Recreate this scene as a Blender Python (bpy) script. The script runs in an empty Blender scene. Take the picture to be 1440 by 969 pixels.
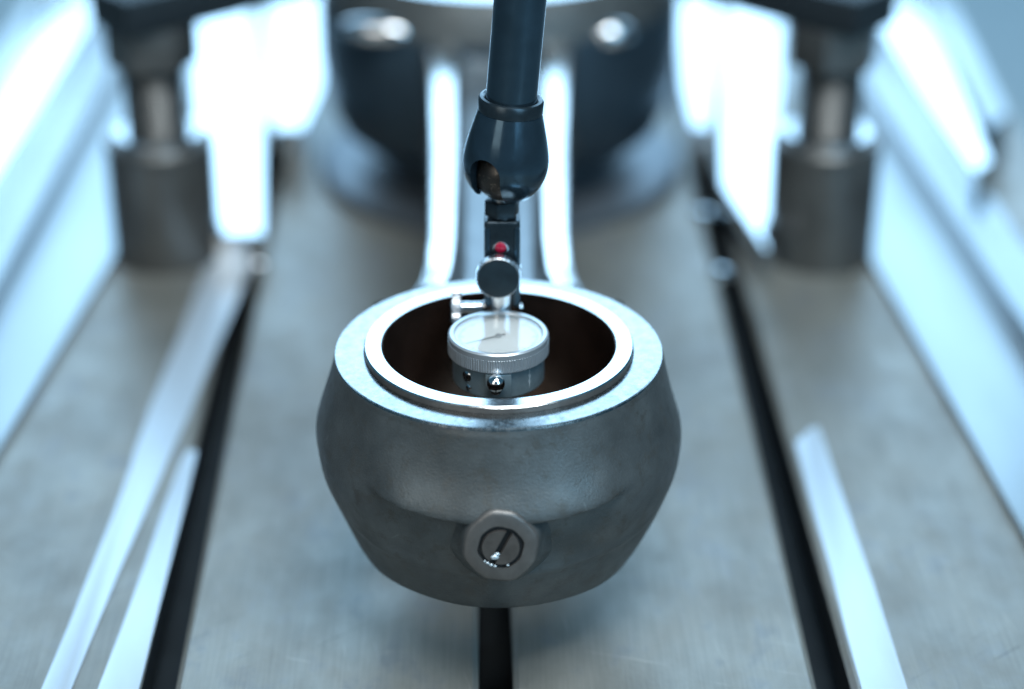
import bpy, bmesh, math, random
from mathutils import Vector, Matrix, Euler
random.seed(7)
S = 0.001                                   # everything below is measured in millimetres
sc = bpy.context.scene
COL = sc.collection
PI = math.pi
R = math.radians

# ------------------------------------------------------------------ camera
F = 2985.0                                  # focal length in photo pixels (1440 wide)
PITCH, YAW = R(27.2), R(0.28)
CAM = Vector((1.2, -561.3, 288.5))
cd = bpy.data.cameras.new('camera'); cam = bpy.data.objects.new('camera', cd); COL.objects.link(cam)
cam.location = CAM * S
cam.rotation_euler = Euler((PI/2 - PITCH, 0, -YAW), 'XYZ')
cd.sensor_width = 36.0; cd.lens = 36.0 * F / 1440.0
cd.clip_start = 0.02; cd.clip_end = 50
cd.dof.use_dof = True; cd.dof.focus_distance = 0.611; cd.dof.aperture_fstop = 3.4
cd.dof.aperture_blades = 0
sc.camera = cam
_m = cam.rotation_euler.to_matrix()
RX, UX, FX = _m @ Vector((1,0,0)), _m @ Vector((0,1,0)), _m @ Vector((0,0,-1))
def ray(px, py): return (FX + RX*((px-720)/F) - UX*((py-484.5)/F))
def atY(px, py, Y): d = ray(px, py); return CAM + d*((Y-CAM.y)/d.y)
def atZ(px, py, Z): d = ray(px, py); return CAM + d*((Z-CAM.z)/d.z)

# ------------------------------------------------------------------ world and lamps
w = bpy.data.worlds.new('World'); sc.world = w; w.use_nodes = True
bg = w.node_tree.nodes['Background']
bg.inputs[0].default_value = (0.16, 0.46, 0.72, 1); bg.inputs[1].default_value = 0.22
def area(name, loc, target, sx, sy, watts, col):
    l = bpy.data.lights.new(name, 'AREA'); l.shape = 'RECTANGLE'; l.size = sx*S; l.size_y = sy*S
    l.energy = watts; l.color = col
    o = bpy.data.objects.new(name, l); COL.objects.link(o); o.location = Vector(loc)*S
    o.rotation_euler = (Vector(target)-Vector(loc)).to_track_quat('-Z', 'Y').to_euler()
    return o
area('window_light', (0, 1500, 570), (0, 60, -30), 1900, 1150, 30, (0.43, 0.72, 1.0))
area('ceiling_light', (150, -420, 1150), (0, -40, -30), 700, 500, 18, (0.90, 0.97, 1.0))
area('front_fill_left', (-800, -1200, 800), (0, 0, 0), 700, 1200, 5.5, (1.0, 0.95, 0.86))  # added fill lamp out of view, lifts the left front
area('front_fill_right', (800, -1200, 800), (0, 0, 0), 700, 1200, 14, (0.40, 0.73, 1.0))  # added fill lamp out of view, blue from the right front
sc.view_settings.view_transform = 'Standard'; sc.view_settings.look = 'None'
sc.view_settings.exposure = 0; sc.view_settings.gamma = 1
sc.render.engine = 'CYCLES'
sc.cycles.use_denoising = True
sc.cycles.max_bounces = 8; sc.cycles.sample_clamp_indirect = 6

# ------------------------------------------------------------------ materials
MATS = {}
def mat(name, col, metallic=0.0, rough=0.5, var=0.0, vscale=0.06, rvar=0.0, bump=0.0, bscale=0.8,
        stretch=(1,1,1), spots=None, grain=0.0, scratch=None, coat=0.0, aniso=0.0, spec=0.5):
    """procedural surface: colour, patchy variation, roughness variation and fine relief; scales per millimetre"""
    m = bpy.data.materials.new(name); m.use_nodes = True
    nt = m.node_tree; N = nt.nodes; L = nt.links; b = N['Principled BSDF']
    b.inputs['Base Color'].default_value = (*col, 1); b.inputs['Metallic'].default_value = metallic
    b.inputs['Roughness'].default_value = rough; b.inputs['Coat Weight'].default_value = coat
    b.inputs['Specular IOR Level'].default_value = spec
    if aniso: b.inputs['Anisotropic'].default_value = aniso
    tc = N.new('ShaderNodeTexCoord'); mp = N.new('ShaderNodeMapping')
    mp.inputs['Scale'].default_value = tuple(1000.0*s for s in stretch)
    L.new(tc.outputs['Object'], mp.inputs['Vector'])
    def noise(scale, detail=6, rough_=0.6):
        n = N.new('ShaderNodeTexNoise'); n.inputs['Scale'].default_value = scale
        n.inputs['Detail'].default_value = detail; n.inputs['Roughness'].default_value = rough_
        L.new(mp.outputs[0], n.inputs['Vector']); return n
    colout = None
    if var:
        n = noise(vscale); r = N.new('ShaderNodeValToRGB')
        r.color_ramp.elements[0].position = 0.32; r.color_ramp.elements[1].position = 0.68
        a = tuple(max(0, c*(1-var)) for c in col); c2 = tuple(min(1, c*(1+var)) for c in col)
        r.color_ramp.elements[0].color = (*a, 1); r.color_ramp.elements[1].color = (*c2, 1)
        L.new(n.outputs['Fac'], r.inputs['Fac']); colout = r.outputs['Color']
    if spots:
        scol, sscale, thr = spots
        n = noise(sscale, 8, 0.7); r = N.new('ShaderNodeValToRGB')
        r.color_ramp.elements[0].position = thr; r.color_ramp.elements[0].color = (0,0,0,1)
        r.color_ramp.elements[1].position = min(1, thr+0.12); r.color_ramp.elements[1].color = (1,1,1,1)
        L.new(n.outputs['Fac'], r.inputs['Fac'])
        mx = N.new('ShaderNodeMix'); mx.data_type = 'RGBA'
        L.new(r.outputs['Color'], mx.inputs['Factor'])
        if colout: L.new(colout, mx.inputs['A'])
        else: mx.inputs['A'].default_value = (*col, 1)
        mx.inputs['B'].default_value = (*scol, 1); colout = mx.outputs['Result']
    if grain:
        mp2 = N.new('ShaderNodeMapping'); mp2.inputs['Scale'].default_value = (1700, 25, 1000)
        L.new(tc.outputs['Object'], mp2.inputs['Vector'])
        n = N.new('ShaderNodeTexNoise'); n.inputs['Scale'].default_value = 1.0; n.inputs['Detail'].default_value = 5
        L.new(mp2.outputs[0], n.inputs['Vector'])
        mr = N.new('ShaderNodeMapRange'); mr.inputs['From Min'].default_value = 0.25; mr.inputs['From Max'].default_value = 0.75
        mr.inputs['To Min'].default_value = 1-grain; mr.inputs['To Max'].default_value = 1+grain
        L.new(n.outputs['Fac'], mr.inputs['Value'])
        vm = N.new('ShaderNodeVectorMath'); vm.operation = 'SCALE'
        if colout: L.new(colout, vm.inputs[0])
        else: vm.inputs[0].default_value = col
        L.new(mr.outputs[0], vm.inputs['Scale']); colout = vm.outputs[0]
    for (ang, thr, val) in (scratch or ()):
        mp3 = N.new('ShaderNodeMapping'); mp3.vector_type = 'TEXTURE'
        mp3.inputs['Rotation'].default_value = (0, 0, ang); mp3.inputs['Scale'].default_value = (0.0012, 0.030, 0.01)
        L.new(tc.outputs['Object'], mp3.inputs['Vector'])
        n = N.new('ShaderNodeTexNoise'); n.inputs['Scale'].default_value = 1.0; n.inputs['Detail'].default_value = 2
        L.new(mp3.outputs[0], n.inputs['Vector'])
        mr = N.new('ShaderNodeMapRange'); mr.inputs['From Min'].default_value = thr; mr.inputs['From Max'].default_value = thr+0.06
        mr.inputs['To Min'].default_value = 1.0; mr.inputs['To Max'].default_value = val
        L.new(n.outputs['Fac'], mr.inputs['Value'])
        vm = N.new('ShaderNodeVectorMath'); vm.operation = 'SCALE'
        if colout: L.new(colout, vm.inputs[0])
        else: vm.inputs[0].default_value = col
        L.new(mr.outputs[0], vm.inputs['Scale']); colout = vm.outputs[0]
    if colout: L.new(colout, b.inputs['Base Color'])
    if rvar:
        n = noise(vscale*2.3); mr = N.new('ShaderNodeMapRange')
        mr.inputs['From Min'].default_value = 0.3; mr.inputs['From Max'].default_value = 0.7
        mr.inputs['To Min'].default_value = max(0.02, rough-rvar); mr.inputs['To Max'].default_value = min(1, rough+rvar)
        L.new(n.outputs['Fac'], mr.inputs['Value']); L.new(mr.outputs[0], b.inputs['Roughness'])
    if bump:
        n = noise(bscale, 4, 0.55); bp = N.new('ShaderNodeBump')
        bp.inputs['Strength'].default_value = bump; bp.inputs['Distance'].default_value = 0.0002
        L.new(n.outputs['Fac'], bp.inputs['Height']); L.new(bp.outputs[0], b.inputs['Normal'])
    MATS[name] = m
    return m
mat('table_steel', (0.205,0.204,0.183), 0.27, 0.42, var=0.20, vscale=0.035, rvar=0.08, bump=0.4, bscale=0.7, stretch=(1,0.6,1), spots=((0.185,0.19,0.185),0.07,0.52), grain=0.16, scratch=((1.25,0.70,1.5),(-0.9,0.71,0.65),(0.2,0.70,1.35)))
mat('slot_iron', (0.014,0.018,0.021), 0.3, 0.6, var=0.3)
mat('forged_steel', (0.094,0.103,0.104), 0.5, 0.46, var=0.28, vscale=0.05, rvar=0.10, bump=0.75, bscale=1.5, spots=((0.082,0.083,0.078),0.18,0.52), scratch=((0.9,0.72,1.5),))
mat('turned_steel', (0.38,0.39,0.39), 1.0, 0.24, var=0.18, vscale=0.3, rvar=0.10, bump=0.04, bscale=0.8)
mat('bush_steel', (0.78,0.78,0.77), 1.0, 0.17, var=0.10, vscale=0.2, rvar=0.06, bump=0.05)
mat('bore_bronze', (0.12,0.078,0.062), 0.9, 0.24, var=0.35, vscale=0.08)
mat('boss_steel', (0.145,0.137,0.130), 0.6, 0.44, var=0.15, vscale=0.2, bump=0.25, bscale=0.9)
mat('plug_steel', (0.12,0.108,0.10), 0.6, 0.45, var=0.2, vscale=0.25)
mat('dark_gap', (0.012,0.013,0.014), 0.2, 0.6)
mat('oil', (0.55,0.62,0.66), 0.4, 0.06)
mat('black_oxide', (0.046,0.080,0.108), 0.75, 0.17, var=0.15, vscale=0.12, rvar=0.05)
mat('black_oxide_worn', (0.030,0.044,0.054), 0.65, 0.28, var=0.2, vscale=0.3, spots=((0.20,0.19,0.17),0.45,0.66))
mat('ball_steel', (0.06,0.055,0.05), 0.7, 0.4, spots=((0.26,0.22,0.18),0.7,0.55))
mat('knob_black', (0.014,0.026,0.034), 0.3, 0.42, var=0.25, vscale=0.2, bump=0.1)
mat('chrome', (0.80,0.82,0.84), 1.0, 0.09)
mat('bezel_silver', (0.50,0.54,0.57), 0.6, 0.32, var=0.05, vscale=0.3)
mat('satin_chrome', (0.62,0.64,0.66), 1.0, 0.26, var=0.06, vscale=0.3)
mat('indicator_body', (0.30,0.39,0.43), 0.6, 0.28, var=0.12, vscale=0.25)
mat('dial_white', (0.78,0.84,0.86), 0.0, 0.5)
mat('needle_grey', (0.16,0.17,0.18), 0.2, 0.5)
mat('dial_ink', (0.03,0.03,0.035), 0.0, 0.5)
mat('red_cap', (0.42,0.010,0.04), 0.0, 0.22, coat=0.4)
mat('engraving', (0.75,0.80,0.82), 0.6, 0.4)
mat('polished_plate', (0.24,0.255,0.265), 1.0, 0.24, var=0.05, vscale=0.02, rvar=0.04)
mat('ground_steel', (0.50,0.53,0.55), 0.75, 0.36, var=0.06, vscale=0.03, bump=0.15, bscale=0.6, stretch=(1,0.3,1))
mat('side_steel', (0.33,0.36,0.375), 0.8, 0.34, var=0.08, vscale=0.03, bump=0.15, bscale=0.6, stretch=(1,0.3,1))
mat('light_streak', (0.53,0.60,0.66), 0.45, 0.40, var=0.08, vscale=0.03, bump=0.2, bscale=0.6, stretch=(1,0.3,1))  # pale metal carrying the brightness of the light streaks
mat('hard_chrome', (0.80,0.82,0.84), 1.0, 0.14)
mat('clamp_steel', (0.14,0.14,0.135), 0.7, 0.36, var=0.2, vscale=0.05)
mat('shaded_steel', (0.040,0.064,0.085), 0.6, 0.42, var=0.3, vscale=0.03)  # shade of the big end's sides put into a darker colour
mat('riser_steel', (0.20,0.23,0.25), 0.6, 0.40, var=0.2, vscale=0.04)
mat('base_iron', (0.12,0.14,0.16), 0.6, 0.42, var=0.25, vscale=0.03)
mat('clamp_black', (0.02,0.028,0.034), 0.3, 0.5)
mat('floor_paint', (0.15,0.20,0.215), 0.0, 0.5, var=0.1, vscale=0.002)
g = bpy.data.materials.new('glass'); g.use_nodes = True; nt = g.node_tree
for n in list(nt.nodes):
    if n.type != 'OUTPUT_MATERIAL': nt.nodes.remove(n)
tr = nt.nodes.new('ShaderNodeBsdfTransparent'); gl = nt.nodes.new('ShaderNodeBsdfGlossy'); gl.inputs['Roughness'].default_value = 0.03
fr = nt.nodes.new('ShaderNodeFresnel'); fr.inputs['IOR'].default_value = 2.1; mx = nt.nodes.new('ShaderNodeMixShader')
nt.links.new(fr.outputs[0], mx.inputs[0]); nt.links.new(tr.outputs[0], mx.inputs[1]); nt.links.new(gl.outputs[0], mx.inputs[2])
nt.links.new(mx.outputs[0], [n for n in nt.nodes if n.type == 'OUTPUT_MATERIAL'][0].inputs[0]); MATS['glass'] = g

# ------------------------------------------------------------------ mesh helpers (millimetres in, metres out)
def finish(name, bm, material, parent=None, matrix=None, smooth=35, recalc=True):
    if recalc: bmesh.ops.recalc_face_normals(bm, faces=bm.faces)
    if matrix is not None: bmesh.ops.transform(bm, matrix=matrix, verts=bm.verts)
    bmesh.ops.scale(bm, vec=(S,S,S), verts=bm.verts)
    me = bpy.data.meshes.new(name); bm.to_mesh(me); bm.free()
    if smooth:
        for p in me.polygons: p.use_smooth = True
        me.set_sharp_from_angle(angle=R(smooth))
    if material: me.materials.append(MATS[material])
    o = bpy.data.objects.new(name, me); COL.objects.link(o)
    if parent: o.parent = parent
    return o
def thing(name, label, cat, loc=(0,0,0), rotz=0, group=None):
    o = bpy.data.objects.new(name, None); o.empty_display_size = 0.01; COL.objects.link(o)
    o.location = Vector(loc)*S; o.rotation_euler = (0,0,rotz); o['label'] = label; o['category'] = cat
    if group: o['group'] = group
    return o
def tag(o, label, cat, group=None):
    o['label'] = label; o['category'] = cat
    if group: o['group'] = group
    return o
def lathe(prof, n=96, rfun=None, closed=True):
    """prof: list of (r, z); closed joins the ends through the axis or the loop"""
    bm = bmesh.new(); rings = []
    for (r, z) in prof:
        if r < 1e-6: rings.append([bm.verts.new((0,0,z))])
        else:
            ring = []
            for k in range(n):
                a = 2*PI*k/n; rr = rfun(r, z, a) if rfun else r
                ring.append(bm.verts.new((rr*math.cos(a), rr*math.sin(a), z)))
            rings.append(ring)
    m = len(rings)
    pairs = [(i, i+1) for i in range(m-1)] + ([(m-1, 0)] if closed and len(rings[0]) > 1 and len(rings[-1]) > 1 else [])
    for i, j in pairs:
        A, B = rings[i], rings[j]
        for k in range(n):
            k2 = (k+1) % n
            if len(A) == 1 and len(B) == 1: continue
            if len(A) == 1: bm.faces.new((A[0], B[k], B[k2]))
            elif len(B) == 1: bm.faces.new((A[k], A[k2], B[0]))
            else: bm.faces.new((A[k], A[k2], B[k2], B[k]))
    return bm
def prism(pts, z0, z1, bevel=0.0, seg=2):
    bm = bmesh.new()
    lo = [bm.verts.new((x,y,z0)) for x,y in pts]; hi = [bm.verts.new((x,y,z1)) for x,y in pts]
    n = len(pts)
    bm.faces.new(lo[::-1]); bm.faces.new(hi)
    for k in range(n): bm.faces.new((lo[k], lo[(k+1)%n], hi[(k+1)%n], hi[k]))
    if bevel: bmesh.ops.bevel(bm, geom=list(bm.edges), offset=bevel, segments=seg, affect='EDGES', profile=0.6)
    return bm
def box(cx, cy, cz, sx, sy, sz, bevel=0.0, seg=2):
    return prism([(cx-sx/2,cy-sy/2),(cx+sx/2,cy-sy/2),(cx+sx/2,cy+sy/2),(cx-sx/2,cy+sy/2)], cz-sz/2, cz+sz/2, bevel, seg)
def along(p0, p1):
    """matrix taking the z axis from the origin onto p0 -> p1"""
    z = (Vector(p1)-Vector(p0)).normalized(); x = Vector((1,0,0)) if abs(z.x) < 0.8 else Vector((0,1,0))
    x = (x - z*x.dot(z)).normalized(); y = z.cross(x)
    m = Matrix((x,y,z)).transposed().to_4x4()
    return Matrix.Translation(Vector(p0)) @ m
def interp(tab, t):
    for (a, va), (b, vb) in zip(tab, tab[1:]):
        if t <= b:
            u = max(0, (t-a)/(b-a)); u = u*u*(3-2*u) if False else u
            return va + (vb-va)*u
    return tab[-1][1]
def catmull(pts, n=6):
    out = []
    P = [pts[0]] + list(pts) + [pts[-1]]
    for i in range(1, len(P)-2):
        p0,p1,p2,p3 = P[i-1],P[i],P[i+1],P[i+2]
        for k in range(n):
            t = k/n
            out.append(tuple(0.5*((2*b)+(-a+c)*t+(2*a-5*b+4*c-d)*t*t+(-a+3*b-3*c+d)*t**3) for a,b,c,d in zip(p0,p1,p2,p3)))
    out.append(tuple(pts[-1])); return out
def sst(a, b, x):
    t = min(1, max(0, (x-a)/(b-a))); return t*t*(3-2*t)

# ------------------------------------------------------------------ setting: floor and slotted table
ZT = -92.0
fl = finish('floor', prism([(-6000,-3000),(6000,-3000),(6000,9000),(-6000,9000)], -270, -260), 'floor_paint'); fl['kind'] = 'structure'
tx = atZ(695, 900, ZT).x
def table_bm():
    pitch = 101.0; half = 262
    prof = [(-half, ZT-60), (-half, ZT)]
    for k in (-1,0,1):
        c = k*pitch
        prof += [(c-7.0, ZT), (c-5.2, ZT-1.6), (c-5.2, ZT-15), (c-11, ZT-15), (c-11, ZT-25), (c+11, ZT-25), (c+11, ZT-15), (c+5.2, ZT-15), (c+5.2, ZT-1.6), (c+7.0, ZT)]
    prof += [(half, ZT), (half, ZT-60)]
    bm = bmesh.new(); y0, y1 = -330, 760
    A = [bm.verts.new((x, y0, z)) for x, z in prof]; B = [bm.verts.new((x, y1, z)) for x, z in prof]
    n = len(prof)
    for k in range(n):
        f = bm.faces.new((A[k], A[(k+1)%n], B[(k+1)%n], B[k]))
        za, zb = prof[k][1], prof[(k+1)%n][1]
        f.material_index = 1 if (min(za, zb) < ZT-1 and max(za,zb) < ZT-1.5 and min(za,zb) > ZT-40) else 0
    bm.faces.new(A); bm.faces.new(B[::-1])
    return bm
t = finish('machine_table', table_bm(), 'table_steel', smooth=20)
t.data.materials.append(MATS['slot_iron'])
t.location = (tx*S, 0, 0); t.rotation_euler = (0,0,R(0.75)); t['kind'] = 'structure'

# ------------------------------------------------------------------ connecting rod
rod = thing('connecting_rod', 'large forged steel connecting rod held above the slotted table, small end towards camera', 'connecting rod', (0,0,-65.4))
OFF = Matrix.Translation((0,0,64))           # parts are modelled about the bore centre at top-face height
BORE = 34.6
prof_out = catmull([(48.75,-0.7),(50.0,-6),(52.0,-13),(54.2,-20.5),(55.2,-25),(55.0,-30),(53.9,-36.5),(51.6,-43.5),(48.9,-51),(46.0,-58),(43.2,-63.2)], 6)
def ridge(r, z, a):
    phi = abs(((a - 1.5*PI + PI) % (2*PI)) - PI)          # angle away from the front
    if r < 41.6 or z > -2: return r
    d = 0.0
    zc = -25.5 + 6.0*phi*phi
    w_ = 1 - sst(0.50, 0.80, phi)
    up = math.exp(-((z-zc)/7.0)**2) if z > zc else math.exp(-((z-zc)/1.6)**2)
    d += 2.8*w_*up
    if z < zc: d -= 2.2*w_*sst(zc, zc-3.0, z)*(1-sst(-38,-52,z)*0.9)
    z2 = -47.5 + 3.0*phi*phi
    d += (0.40*math.exp(-((z-z2)/1.1)**2) - 0.45*sst(z2, z2-2.5, z)*sst(-64, -56, z))*(1-sst(0.9,1.25,phi))
    d += 0.22*math.sin(3*a+z*0.11) + 0.16*math.sin(7*a-z*0.2+1)
    return r + d
# outer forging: rim chamfer, barrel side, underside, seat of the bush
prof = [(40.2, -1.2), (40.2, 0.0), (40.6, 0.0), (47.95, 0.0), (48.2, -0.02), (48.58, -0.2)] + prof_out + [(41.4,-64.0), (40.2,-64.0)]
body = finish('small_end', lathe(prof, 160, ridge), None, rod, OFF, smooth=38)
body.data.materials.append(MATS['forged_steel']); body.data.materials.append(MATS['turned_steel'])
for p in body.data.polygons:
    if p.center.z > (64-0.6)*S: p.material_index = 1
bu = finish('bushing', lathe([(BORE,1.8),(BORE+0.4,2.2),(39.6,2.2),(40.0,1.8),(40.0,-60),(BORE,-60)], 160), 'bush_steel', rod, OFF, smooth=30)
bu.data.materials.append(MATS['bore_bronze']); bu.data.materials.append(MATS['boss_steel'])
for p in bu.data.polygons:
    rr = math.hypot(p.center.x, p.center.y)/S
    if rr < BORE+0.2: p.material_index = 1
    elif rr > 39.9: p.material_index = 2
# oil plug boss on the nose
def octo(r, k=0.80):
    out = []
    for i in range(48):
        a = 2*PI*i/48
        c = max(abs(math.cos(a)), abs(math.sin(a)), (abs(math.cos(a))+abs(math.sin(a)))*0.7071/0.965)
        out.append((r*(0.6+0.4/c)*math.cos(a)*0.97, r*(0.6+0.4/c)*math.sin(a)*1.02))
    return out
bm = bmesh.new(); rings = []
for rr, zz in ((16.5,-8.0),(13.2,-3.2),(11.7,-0.6),(11.0,2.6),(10.4,3.4),(9.7,3.7),(6.5,3.7),(6.5,2.4)):
    rings.append([bm.verts.new((x+0.25*math.sin(5*i*0.13), y+0.2*math.cos(7*i*0.13), zz)) for i,(x,y) in enumerate(octo(rr) if rr > 7 else [(rr*math.cos(2*PI*i/48), rr*math.sin(2*PI*i/48)) for i in range(48)])])
for q, (A, B) in enumerate(zip(rings, rings[1:])):
    for k in range(48): bm.faces.new((A[k], A[(k+1)%48], B[(k+1)%48], B[k])).material_index = 1 if q < 3 else 0
bm.faces.new(rings[-1])
BOSS = OFF @ Matrix.Translation((0.5,-55.2,-32.5)) @ Matrix.Rotation(R(90-5), 4, 'X')
boss = finish('oil_plug_boss', bm, 'boss_steel', rod, BOSS, smooth=30); boss.data.materials.append(MATS['forged_steel']); boss['label'] = 'rounded raised boss on the nose of the small end'
gap = finish('gap_ring', lathe([(6.45,2.45),(6.45,2.9),(5.2,2.9),(5.2,2.45)], 48), 'dark_gap', boss, BOSS, smooth=30)
# slotted plug: two half discs with the slot between them
bm = bmesh.new(); SA = R(63)
for sgn in (-1, 1):
    pts = []
    for i in range(25):
        a = -PI/2 + PI*i/24
        x, y = 5.25*math.cos(a), 5.25*math.sin(a)
        pts.append((max(x, 0.9), y) if abs(y) < 5.2 else (0.9, y))
    q = [(sgn*x, y) for x, y in pts]
    if sgn < 0: q = q[::-1]
    b2 = prism([(x*math.cos(SA-PI/2)-y*math.sin(SA-PI/2), x*math.sin(SA-PI/2)+y*math.cos(SA-PI/2)) for x,y in q], 2.5, 4.0)
    me = bpy.data.meshes.new('tmp'); b2.to_mesh(me); b2.free(); bm.from_mesh(me); bpy.data.meshes.remove(me)
plug = finish('slotted_plug', bm, 'plug_steel', rod, BOSS, smooth=30); plug['label'] = 'slotted screw plug with a dark diagonal slot'
bm = lathe([(5.5,2.46),(0,2.46)], 32, closed=False); finish('slot_floor', bm, 'dark_gap', plug, BOSS, recalc=True)
bm = bmesh.new()
for (x,y,z,r) in ((-1.7,-3.0,3.6,1.15),(-1.0,-2.1,3.7,0.7),(-3.7,-4.9,3.7,0.5),(-2.7,-5.5,3.7,0.55),(-1.6,-5.9,3.7,0.45),(2.0,-5.6,3.7,0.4),(-4.5,-4.3,3.7,0.35)):
    bmesh.ops.create_icosphere(bm, subdivisions=2, radius=r, matrix=Matrix.Translation((x,y,z)) @ Matrix.Diagonal((1.2,0.8,0.7,1)))
finish('oil_drops', bm, 'oil', plug, BOSS)
# I-section beam, lofted from the small end to the big end
def beam():
    bm = bmesh.new(); secs = []
    for i in range(49):
        u = i/48; y = 38 + u*(296-38)
        hw = interp([(0,40),(0.03,33),(0.07,28.8),(0.14,26.0),(0.28,24.6),(0.6,26.0),(0.88,28.6),(0.95,30.5),(1.0,35)], u)
        top = interp([(0,-2.6),(0.08,-8),(0.2,-12.5),(0.9,-4.5),(0.97,-3),(1.0,-1)], u)
        bot = -57 + 4*u
        fl_ = interp([(0,14),(0.1,11.5),(0.3,10.6),(0.9,11.4),(1,14)], u)
        dep = 11*sst(0.03,0.13,u)*(1-sst(0.90,0.985,u))
        iw = hw - fl_
        rd = 2.6
        s = [(-hw, top-rd), (-hw+rd*0.3, top-rd*0.3), (-hw+rd, top), (-iw-rd*0.6, top), (-iw, top-0.35*dep), (-iw+1.5, top-dep*0.85), (-iw+4, top-dep),
             (iw-4, top-dep), (iw-1.5, top-dep*0.85), (iw, top-0.35*dep), (iw+rd*0.6, top), (hw-rd, top), (hw-rd*0.3, top-rd*0.3), (hw, top-rd),
             (hw-1.5, (top+bot)/2), (hw, bot), (-hw, bot), (-hw+1.5, (top+bot)/2)]
        secs.append([bm.verts.new((x, y, z)) for x, z in s])
    n = len(secs[0])
    for A, B in zip(secs, secs[1:]):
        for k in range(n): bm.faces.new((A[k], A[(k+1)%n], B[(k+1)%n], B[k]))
    bm.faces.new(secs[0]); bm.faces.new(secs[-1][::-1])
    return bm
bo = finish('beam', beam(), 'forged_steel', rod, OFF, smooth=50)
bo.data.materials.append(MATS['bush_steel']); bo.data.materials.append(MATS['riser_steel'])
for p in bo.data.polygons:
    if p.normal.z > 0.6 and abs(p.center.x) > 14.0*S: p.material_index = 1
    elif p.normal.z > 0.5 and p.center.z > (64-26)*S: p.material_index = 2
BY = 362.0
BIG = OFF @ Matrix.Translation((0,BY,0))
prof = [(46,14),(72.5,14),(73.5,13),(77,5),(80.5,-4),(81.5,-10),(82,-32),(79.5,-50),(73,-64),(62,-73),(46,-75)]
be = finish('big_end', lathe(prof, 128), 'forged_steel', rod, BIG, smooth=40)
be.data.materials.append(MATS['hard_chrome']); be.data.materials.append(MATS['shaded_steel'])
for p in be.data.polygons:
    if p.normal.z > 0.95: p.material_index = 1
    elif p.normal.z < 0.3: p.material_index = 2  # sides and underside take the darkened steel as painted shade
for px, py, sx_ in ((528,38,1.7), (861,43,1.0)):
    c = atY(px, py, BY-64)
    b2 = bmesh.new(); bmesh.ops.create_uvsphere(b2, u_segments=32, v_segments=20, radius=5.5, matrix=Matrix.Diagonal((sx_*1.7,1,1,1)))
    finish('cap_bolt', b2, 'hard_chrome', rod, OFF @ Matrix.Translation(c) @ Matrix.Rotation(R(-14 if sx_ > 1 else 14), 4, 'Z'))

# ------------------------------------------------------------------ riser under the big end
sb = finish('support_block', lathe([(0,-76.6),(50,-76.6),(52,-84),(82,-85),(84,-86.5),(84,ZT),(0,ZT)], 64, closed=False), 'base_iron', None, Matrix.Translation((0,BY,0)))
tag(sb, 'dark round steel support block beneath the big end of the connecting rod', 'support block')

# ------------------------------------------------------------------ test indicator
YI = 21.0                                    # the stem stands behind the dial
ind = thing('dial_test_indicator', 'small dial test indicator with knurled silver bezel hanging inside the bore', 'dial indicator', (0,0,-8))
OI = Matrix.Translation((0,0,8))
DC = atZ(700.8, 467, 4.0)                    # dial centre, top of the bezel
DM = OI @ Matrix.Translation((DC.x, DC.y, 0))
kn = lambda r, z, a: r + (0.14*(1 if math.sin(120*a) > 0 else -1) if r > 14.75 and 2.0 > z > -2.1 else 0)
bz = finish('bezel', lathe([(13.0,3.4),(13.3,4.0),(14.4,4.0),(14.9,3.5),(14.9,2.0),(14.9,1.9),(14.9,-2.0),(14.6,-2.3),(13.9,-2.4),(13.0,-2.4)], 720, kn), 'bezel_silver', ind, DM, smooth=25)
finish('dial_face', lathe([(0,2.4),(13.05,2.4),(13.05,1.4),(0,1.4)], 64, closed=False), 'dial_white', ind, DM)
df = ind.children[-1] if False else [o for o in COL.objects if o.name == 'dial_face'][0]
bm = bmesh.new()
for k in range(80):
    a = 2*PI*k/80; l = 1.9 if k % 10 == 0 else (1.3 if k % 5 == 0 else 0.9); wd = 0.09 if k % 5 == 0 else 0.05
    b2 = box(0, 12.0-l/2, 2.44, wd*2, l, 0.03); b2.transform(Matrix.Rotation(a, 4, 'Z'))
    me = bpy.data.meshes.new('tmp'); b2.to_mesh(me); b2.free(); bm.from_mesh(me); bpy.data.meshes.remove(me)
sc_ = finish('scale_marks', bm, 'dial_ink', df, DM, smooth=0)
nb = prism([(-0.22,-2.2),(0.22,-2.2),(0.05,11.0),(-0.05,11.0)], 2.75, 2.9)
nd = finish('needle', nb, 'needle_grey', ind, DM @ Matrix.Rotation(R(118), 4, 'Z'), smooth=0)
finish('needle_hub', lathe([(0,3.2),(0.9,3.1),(1.0,2.5),(0,2.5)], 24, closed=False), 'satin_chrome', nd, DM)
finish('crystal', lathe([(0,3.75),(6,3.72),(13.0,3.55)], 64, closed=False), 'glass', ind, DM, recalc=True)
bd = finish('body', lathe([(0,-2.3),(13.4,-2.3),(13.7,-2.7),(13.7,-10.6),(13.0,-11.4),(0,-11.4)], 96, closed=False), 'indicator_body', ind, DM, smooth=30)
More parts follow.
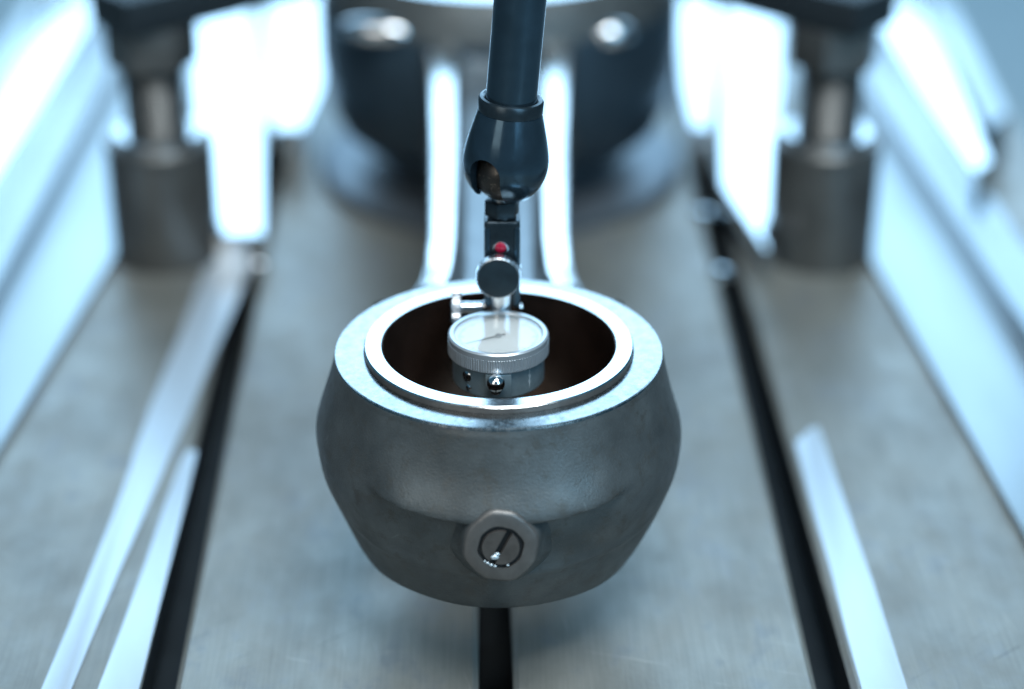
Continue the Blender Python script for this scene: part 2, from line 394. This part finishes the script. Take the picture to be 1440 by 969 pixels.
# flat pad on the front of the body that carries the contact ball
pad = finish('contact_pad', box(0,-12.6,-6.6,7.6,3.4,7.6,0.3), 'indicator_body', bd, DM)
bm = lathe([(0,3.2),(1.5,2.6),(1.9,0.4),(2.4,-2),(0,-2)], 32, closed=False)
finish('contact_neck', bm, 'satin_chrome', bd, DM @ Matrix.Translation((-0.7,-14.6,-6.6)) @ Matrix.Rotation(R(90),4,'X'))
bm = bmesh.new(); bmesh.ops.create_uvsphere(bm, u_segments=32, v_segments=20, radius=2.75)
finish('contact_ball', bm, 'chrome', ind, OI @ Matrix.Translation(atY(697.5,539,DC.y-16.6)))
for an, zz, rr in ((-133,-5.6,1.75),(-130,-9.0,1.0)):
    a = R(an); m = DM @ Matrix.Translation((13.5*math.cos(a),13.5*math.sin(a),zz)) @ Matrix.Rotation(a,4,'Z') @ Matrix.Rotation(R(90),4,'Y')
    s1 = finish('side_screw', lathe([(0,0.75),(rr*0.6,0.65),(rr,0.15),(rr,-1),(0,-1)], 24, closed=False), 'chrome', ind, m)
    finish('screw_slot', box(0,0,0.72,rr*1.5,rr*0.28,0.12), 'dark_gap', s1, m, smooth=0)
# engraved figures, stacked down the side of the body
for i, ch in enumerate('1961'):
    cu = bpy.data.curves.new('engraved_figure', 'FONT'); cu.body = ch; cu.size = 2.0*S; cu.extrude = 0.04*S; cu.align_x = 'CENTER'
    tmp = bpy.data.objects.new('tmp', cu); COL.objects.link(tmp)
    bpy.context.view_layer.update()
    me = bpy.data.meshes.new_from_object(tmp.evaluated_get(bpy.context.evaluated_depsgraph_get()))
    bpy.data.objects.remove(tmp)
    a = R(-48); zz = -4.6 - 1.55*i
    base = Matrix.Translation(Vector((DC.x+13.72*math.cos(a), DC.y+13.72*math.sin(a), 8+zz))*S) @ Matrix.Rotation(a+PI/2,4,'Z') @ Matrix.Rotation(R(90),4,'X')
    me.transform(base); me.materials.clear(); me.materials.append(MATS['engraving'])
    o = bpy.data.objects.new('engraved_figure', me); COL.objects.link(o); o.parent = bd
# stem behind the dial
sx = atY(705.5, 430, YI).x
st = finish('stem', lathe([(0,-9),(5.2,-9),(5.8,-8),(5.8,16),(0,16)], 64, closed=False), 'chrome', ind, OI @ Matrix.Translation((sx,YI,0)), smooth=40)
finish('body_bracket', box(sx,YI-6,-7,9,10,5,0.5), 'indicator_body', ind, OI)
# cross pin with the knurled wheel on its left
pz = atY(660, 432, YI).z; wx = atY(642, 434, YI).x
finish('cross_pin', lathe([(0,0),(1.7,0),(1.7,8),(0,8)], 32, closed=False), 'chrome', ind, OI @ along((wx,YI,pz),(sx,YI,pz)))
kn2 = lambda r, z, a: r + (0.2*math.cos(48*a) if r > 4.5 else 0)
finish('knurled_wheel', lathe([(0,-1.5),(4.6,-1.5),(5.0,-1.1),(5.0,1.1),(4.6,1.5),(0,1.5)], 240, kn2, closed=False), 'satin_chrome', ind, OI @ along((wx,YI,pz),(sx,YI,pz)), smooth=25)
finish('pin_end', lathe([(0,1),(0.9,0.7),(1.1,0),(1.1,-4),(0,-4)], 20, closed=False), 'chrome', ind, OI @ along((sx+5.6,YI,pz),(sx+12,YI,pz)))

# ------------------------------------------------------------------ swivel holder above the indicator
hold = thing('swivel_holder', 'black swivel indicator holder with ball joint socket on a slanting dark tube', 'indicator holder', (0,YI,0))
OH = Matrix.Translation((0,-YI,0))
p_top = atY(706, 303, YI); p_bot = atY(706, 424, YI)
cx = p_top.x
zb, zt = p_bot.z, p_top.z
fk = finish('clamp_fork', box(cx, YI, (zb+zt)/2, 10.8, 9.6, zt-zb, 1.3, 3), 'black_oxide_worn', hold, OH)
for s_ in (-1, 1):
    finish('fork_cheek', box(cx+s_*4.5, YI-4.6, (zb+zt)/2-0.4, 1.7, 1.6, zt-zb-3, 0.5), 'black_oxide', fk, OH)
rc = atY(704, 349, YI-5.6)
bm = lathe([(0,0.9),(1.0,0.8),(1.6,0.5),(1.85,0.0),(1.85,-1.5),(0,-1.5)], 32, closed=False)
finish('red_button', bm, 'red_cap', hold, OH @ Matrix.Translation((rc.x,YI-4.9,rc.z)) @ Matrix.Rotation(R(90),4,'X'))
bm = lathe([(1.9,0.3),(2.35,0.3),(2.35,-0.6),(1.9,-0.6)], 32)
finish('button_collar', bm, 'satin_chrome', hold, OH @ Matrix.Translation((rc.x,YI-4.9,rc.z-0.5)) @ Matrix.Rotation(R(90),4,'X'))
kc = atY(700.5, 392, YI-11)
kn3 = lambda r, z, a: r + (0.22*(1 if math.sin(56*a) > 0 else -0.6) if r > 6.3 else 0)
KM = OH @ Matrix.Translation((kc.x, YI-11, kc.z)) @ Matrix.Rotation(R(90-3),4,'X')
kb = finish('clamp_knob', lathe([(0,0.35),(4,0.3),(6.05,0.05),(6.5,-0.45),(6.5,-3.3),(6.0,-3.8),(0,-3.8)], 336, kn3, closed=False), 'knob_black', hold, KM, smooth=20)
kb.data.materials.append(MATS['satin_chrome'])
for p in kb.data.polygons:
    if math.hypot(p.center.x-kc.x*S, p.center.z-kc.z*S)/S > 6.2: p.material_index = 1
finish('knob_shaft', lathe([(0,-3.7),(2.2,-3.7),(2.2,-9),(0,-9)], 24, closed=False), 'satin_chrome', kb, KM)
# hexagon under the ball
h_top = atY(706.5, 281, YI).z
bm = prism([(5.4*math.cos(PI/3*k+0.25), 5.4*math.sin(PI/3*k+0.25)) for k in range(6)], zt+0.6, h_top+0.4, 0.5, 2)
finish('hexagon', bm, 'black_oxide_worn', hold, OH @ Matrix.Translation((cx,YI,0)), smooth=25)
finish('neck', lathe([(0,zt-1),(3.3,zt-1),(3.3,h_top+5),(0,h_top+5)], 32, closed=False), 'satin_chrome', hold, OH @ Matrix.Translation((cx,YI,0)))
# ball, bell socket, collar and tube share one slanting axis
A0 = atY(710, 240, YI); A1 = atY(731.5, 0, YI)
AX = along(A0, A1)
k_ = 1.0/4.42
bc = A0
bm = bmesh.new(); bmesh.ops.create_uvsphere(bm, u_segments=48, v_segments=32, radius=8.4)
finish('ball', bm, 'ball_steel', hold, OH @ AX @ Matrix.Translation((-0.6,0,-0.6)))
outer = catmull([(6.8,-7.6),(8.6,-6.6),(10.8,-4.0),(12.3,-0.4),(12.8,3.2),(12.5,6.4),(11.7,10.4),(10.6,14.8),(9.4,19.4)], 6)
prof = outer + [(8.0,19.6),(7.6,10),(9.2,6),(9.3,0),(8.4,-5),(6.4,-7.2)]
bell = lathe(prof, 96)
bmesh.ops.recalc_face_normals(bell, faces=bell.faces)
def boolean(bm_a, bm_b):
    obs = []
    for b in (bm_a, bm_b):
        me = bpy.data.meshes.new('tmp'); b.to_mesh(me); b.free(); o = bpy.data.objects.new('tmp', me); COL.objects.link(o); obs.append(o)
    md = obs[0].modifiers.new('b', 'BOOLEAN'); md.operation = 'DIFFERENCE'; md.object = obs[1]; md.solver = 'EXACT'
    bpy.context.view_layer.update()
    me = bpy.data.meshes.new_from_object(obs[0].evaluated_get(bpy.context.evaluated_depsgraph_get()))
    out = bmesh.new(); out.from_mesh(me)
    for o in obs: bpy.data.objects.remove(o)
    return out
# the escape notch: a round-ended slot open at the bottom, on the left of the front
pts = [(5.1*math.cos(a), 1.9+5.1*math.sin(a)) for a in [PI*i/16 for i in range(17)]] + [(-5.1,-14),(5.1,-14)]
cut = prism(pts, 2, 22)
cut.transform(Matrix.Rotation(R(-31),4,'Z') @ Matrix.Rotation(R(90),4,'X'))
bell = boolean(bell, cut)
finish('ball_socket', bell, 'black_oxide', hold, OH @ AX, smooth=35)
finish('socket_collar', lathe([(7.75,18.8),(9.2,18.8),(9.6,19.3),(9.65,22.4),(9.2,23.1),(8.5,23.3),(7.75,22.8)], 96), 'black_oxide_worn', hold, OH @ AX, smooth=35)
finish('tube', lathe([(0,10),(7.55,10),(7.55,170),(0,170)], 96, closed=False), 'black_oxide', hold, OH @ AX, smooth=40)

# ------------------------------------------------------------------ clamping studs and straps beside the big end
def stud(px, side, label):
    b0 = atZ(px, 385, ZT); X, Y = b0.x, b0.y + 20
    z1 = atY(px, 205, Y-10).z; z2 = atY(px, 98, Y-10).z; z3 = atY(px, 44, Y-13).z
    t = thing('clamp_stud', label, 'clamp stud', (X,Y,ZT), group='clamp studs beside the big end')
    M = Matrix.Translation((0,0,-ZT))
    finish('spacer_sleeve', lathe([(13.4,ZT),(22.2,ZT),(22.6,ZT+1.5),(22.6,z1-1.5),(21,z1),(13.4,z1)], 64), 'clamp_steel', t, M)
    finish('threaded_rod', lathe([(0,ZT+1)] + [p for k in range(int((z3+16-ZT)/2)) for p in ((13.2,ZT+1+2*k),(12.2,ZT+2+2*k))] + [(0,z3+16)], 32, closed=False), 'clamp_steel', t, M)
    finish('washer', lathe([(13.4,z1+0.1),(18,z1+0.1),(18,z1+3),(13.4,z1+3)], 48), 'satin_chrome', t, M)
    hx = prism([(19*math.cos(PI/3*k+0.2), 19*math.sin(PI/3*k+0.2)) for k in range(6)], z2, z3, 0.8)
    finish('hex_nut', hx, 'clamp_steel', t, M, smooth=25)
    return X, Y, z3
for px, sd, lb, lb2 in ((228,-1,'grey steel clamp stud with sleeve and nut, left of the big end','black strap clamp on top of the left clamp stud'),
                        (1160,1,'grey steel clamp stud with sleeve and nut, right of the big end','black strap clamp on top of the right clamp stud')):
    X, Y, z3 = stud(px, sd, lb)
    p0 = Vector((X + sd*14, Y - 14, z3+8)); p1 = Vector((sd*84, Y+46, z3+8))
    d = (p1-p0); L_ = math.hypot(d.x, d.y); an = math.atan2(d.y, d.x)
    b2 = box(L_/2, 0, 0, L_, 30, 15.6, 1.5)
    o = finish('strap_clamp', b2, 'clamp_black', None, Matrix.Rotation(an,4,'Z')); o.location = p0*S
    tag(o, lb2, 'strap clamp', 'black strap clamps')

# ------------------------------------------------------------------ polished bars and side plates on the table, plus glare built as pieces
def plate(name, pix, ztop, thick, material, label, cat, group=None, bevel=0.8):
    pts = [atZ(px, py, ztop) for px, py in pix]
    c = sum(pts, Vector())/len(pts)
    bm = prism([(p.x-c.x, p.y-c.y) for p in pts], 0, thick, bevel)
    o = finish(name, bm, material, None, smooth=30); o.location = Vector((c.x, c.y, ztop-thick))*S
    if label: tag(o, label, cat, group)
    return o
# side plates
plate('side_plate', [(172,338),(-170,918),(-170,735),(222,2),(300,2),(262,185)], ZT+3, 3, 'side_steel', 'wide pale polished side plate lying along the left edge of the table', 'steel plate', 'pale side plates')
plate('side_plate', [(1224,360),(1580,1003),(1580,694),(1140,20),(1100,20),(1130,190)], ZT+3, 3, 'side_steel', 'wide pale polished side plate lying along the right edge of the table', 'steel plate', 'pale side plates')
plate('guide_strip', [(-170,706),(-170,560),(140,2),(206,2)], ZT+10, 10, 'polished_plate', 'narrow pale guide strip between dark groove and glaring bar at left', 'steel strip')
plate('guide_strip', [(1580,668),(1580,480),(1440,345),(1215,-5),(1138,-5)], ZT+10, 10, 'polished_plate', 'narrow pale guide strip between dark groove and glaring bar at right', 'steel strip')
plate('bright_bar', [(142,-4),(-170,520),(-170,390),(66,-4)], ZT+22, 22, 'hard_chrome', 'glaring white polished bar at the left edge of the picture', 'steel bar')
plate('bright_bar', [(1216,-4),(1372,240),(1392,225),(1298,-4)], ZT+22, 22, 'hard_chrome', 'glaring white polished bar running down at upper right', 'steel bar')
plate('edge_bar', [(62,-4),(-120,310),(-150,300),(40,-4)], ZT+26, 26, 'polished_plate', 'thin pale bar at the far upper left corner', 'steel bar')
plate('edge_bar', [(1302,-4),(1390,180),(1418,160),(1335,-4)], ZT+26, 26, 'polished_plate', 'short pale bar ending beside the glaring bar at upper right', 'steel bar')
# glare beside the studs, built as added chrome bars
plate('glare_bar', [(277,-60),(277,190),(300,260),(302,330),(372,330),(368,190),(350,-60)], ZT+16, 16, 'hard_chrome', 'white shining bar shaped as the glare beside the left clamp stud', 'glare bar')
plate('glare_bar', [(1020,-60),(1016,258),(1078,352),(1090,345),(1090,190),(1103,-60)], ZT+16, 16, 'hard_chrome', 'white shining bar shaped as the glare beside the right clamp stud', 'glare bar')
plate('glare_bar', [(374,-60),(376,150),(388,180),(425,180),(450,120),(456,-60)], ZT+24, 24, 'hard_chrome', 'white shining bar shaped as the glare just left of the big end', 'glare bar')
plate('glare_bar', [(950,-60),(962,120),(975,178),(998,178),(1003,100),(1004,-60)], ZT+24, 24, 'hard_chrome', 'white shining bar shaped as the glare just right of the big end', 'glare bar')
# streaks of light on the table, built as thin pale strips
plate('long_light_streak', [(372,318),(338,410),(298,505),(262,590),(238,642),(206,715),(168,802),(136,880),(100,969),(52,1085),(0,1085),(58,969),(96,880),(128,800),(160,722),(184,655),(190,632),(214,565),(240,502),(247,485),(274,416),(305,335),(302,318)], ZT+0.6, 0.6, 'light_streak', 'long bright strip shaped as a streak of light, askew beside the left slot', 'light streak', bevel=0.1)
plate('slot_light_streak', [(277,634),(262,700),(236,805),(200,950),(164,1085),(92,1085),(118,1020),(140,962),(172,880),(204,792),(230,715),(255,645),(264,632)], ZT+0.4, 0.4, 'light_streak', 'bright streak of light built as a strip, touching the left table slot near the front', 'slot light streak', 'bright strips by the slots', bevel=0.08)
plate('slot_light_streak', [(1118,622),(1142,600),(1152,600),(1172,660),(1198,735),(1228,820),(1276,969),(1312,1085),(1255,1085),(1212,969),(1190,890),(1168,800),(1140,705)], ZT+0.4, 0.4, 'light_streak', 'bright streak of light built as a strip, beside the right table slot near the front', 'slot light streak', 'bright strips by the slots', bevel=0.1)
# shiny T-nuts in the slots
for px, py, lb in ((362,372,'small blue glinting slot nut at the far end of the left slot'),(1016,384,'small blue glinting slot nut in the right slot, nearer one'),(990,302,'larger bright slot nut in the right slot, farther one')):
    c = atZ(px, py, ZT+1)
    o = finish('slot_nut', lathe([(0,2.5),(3,2.2),(5,0.6),(5,-8),(0,-8)], 32, closed=False), 'chrome', None); o.location = c*S
    tag(o, lb, 'slot nut', 'nuts in the table slots')
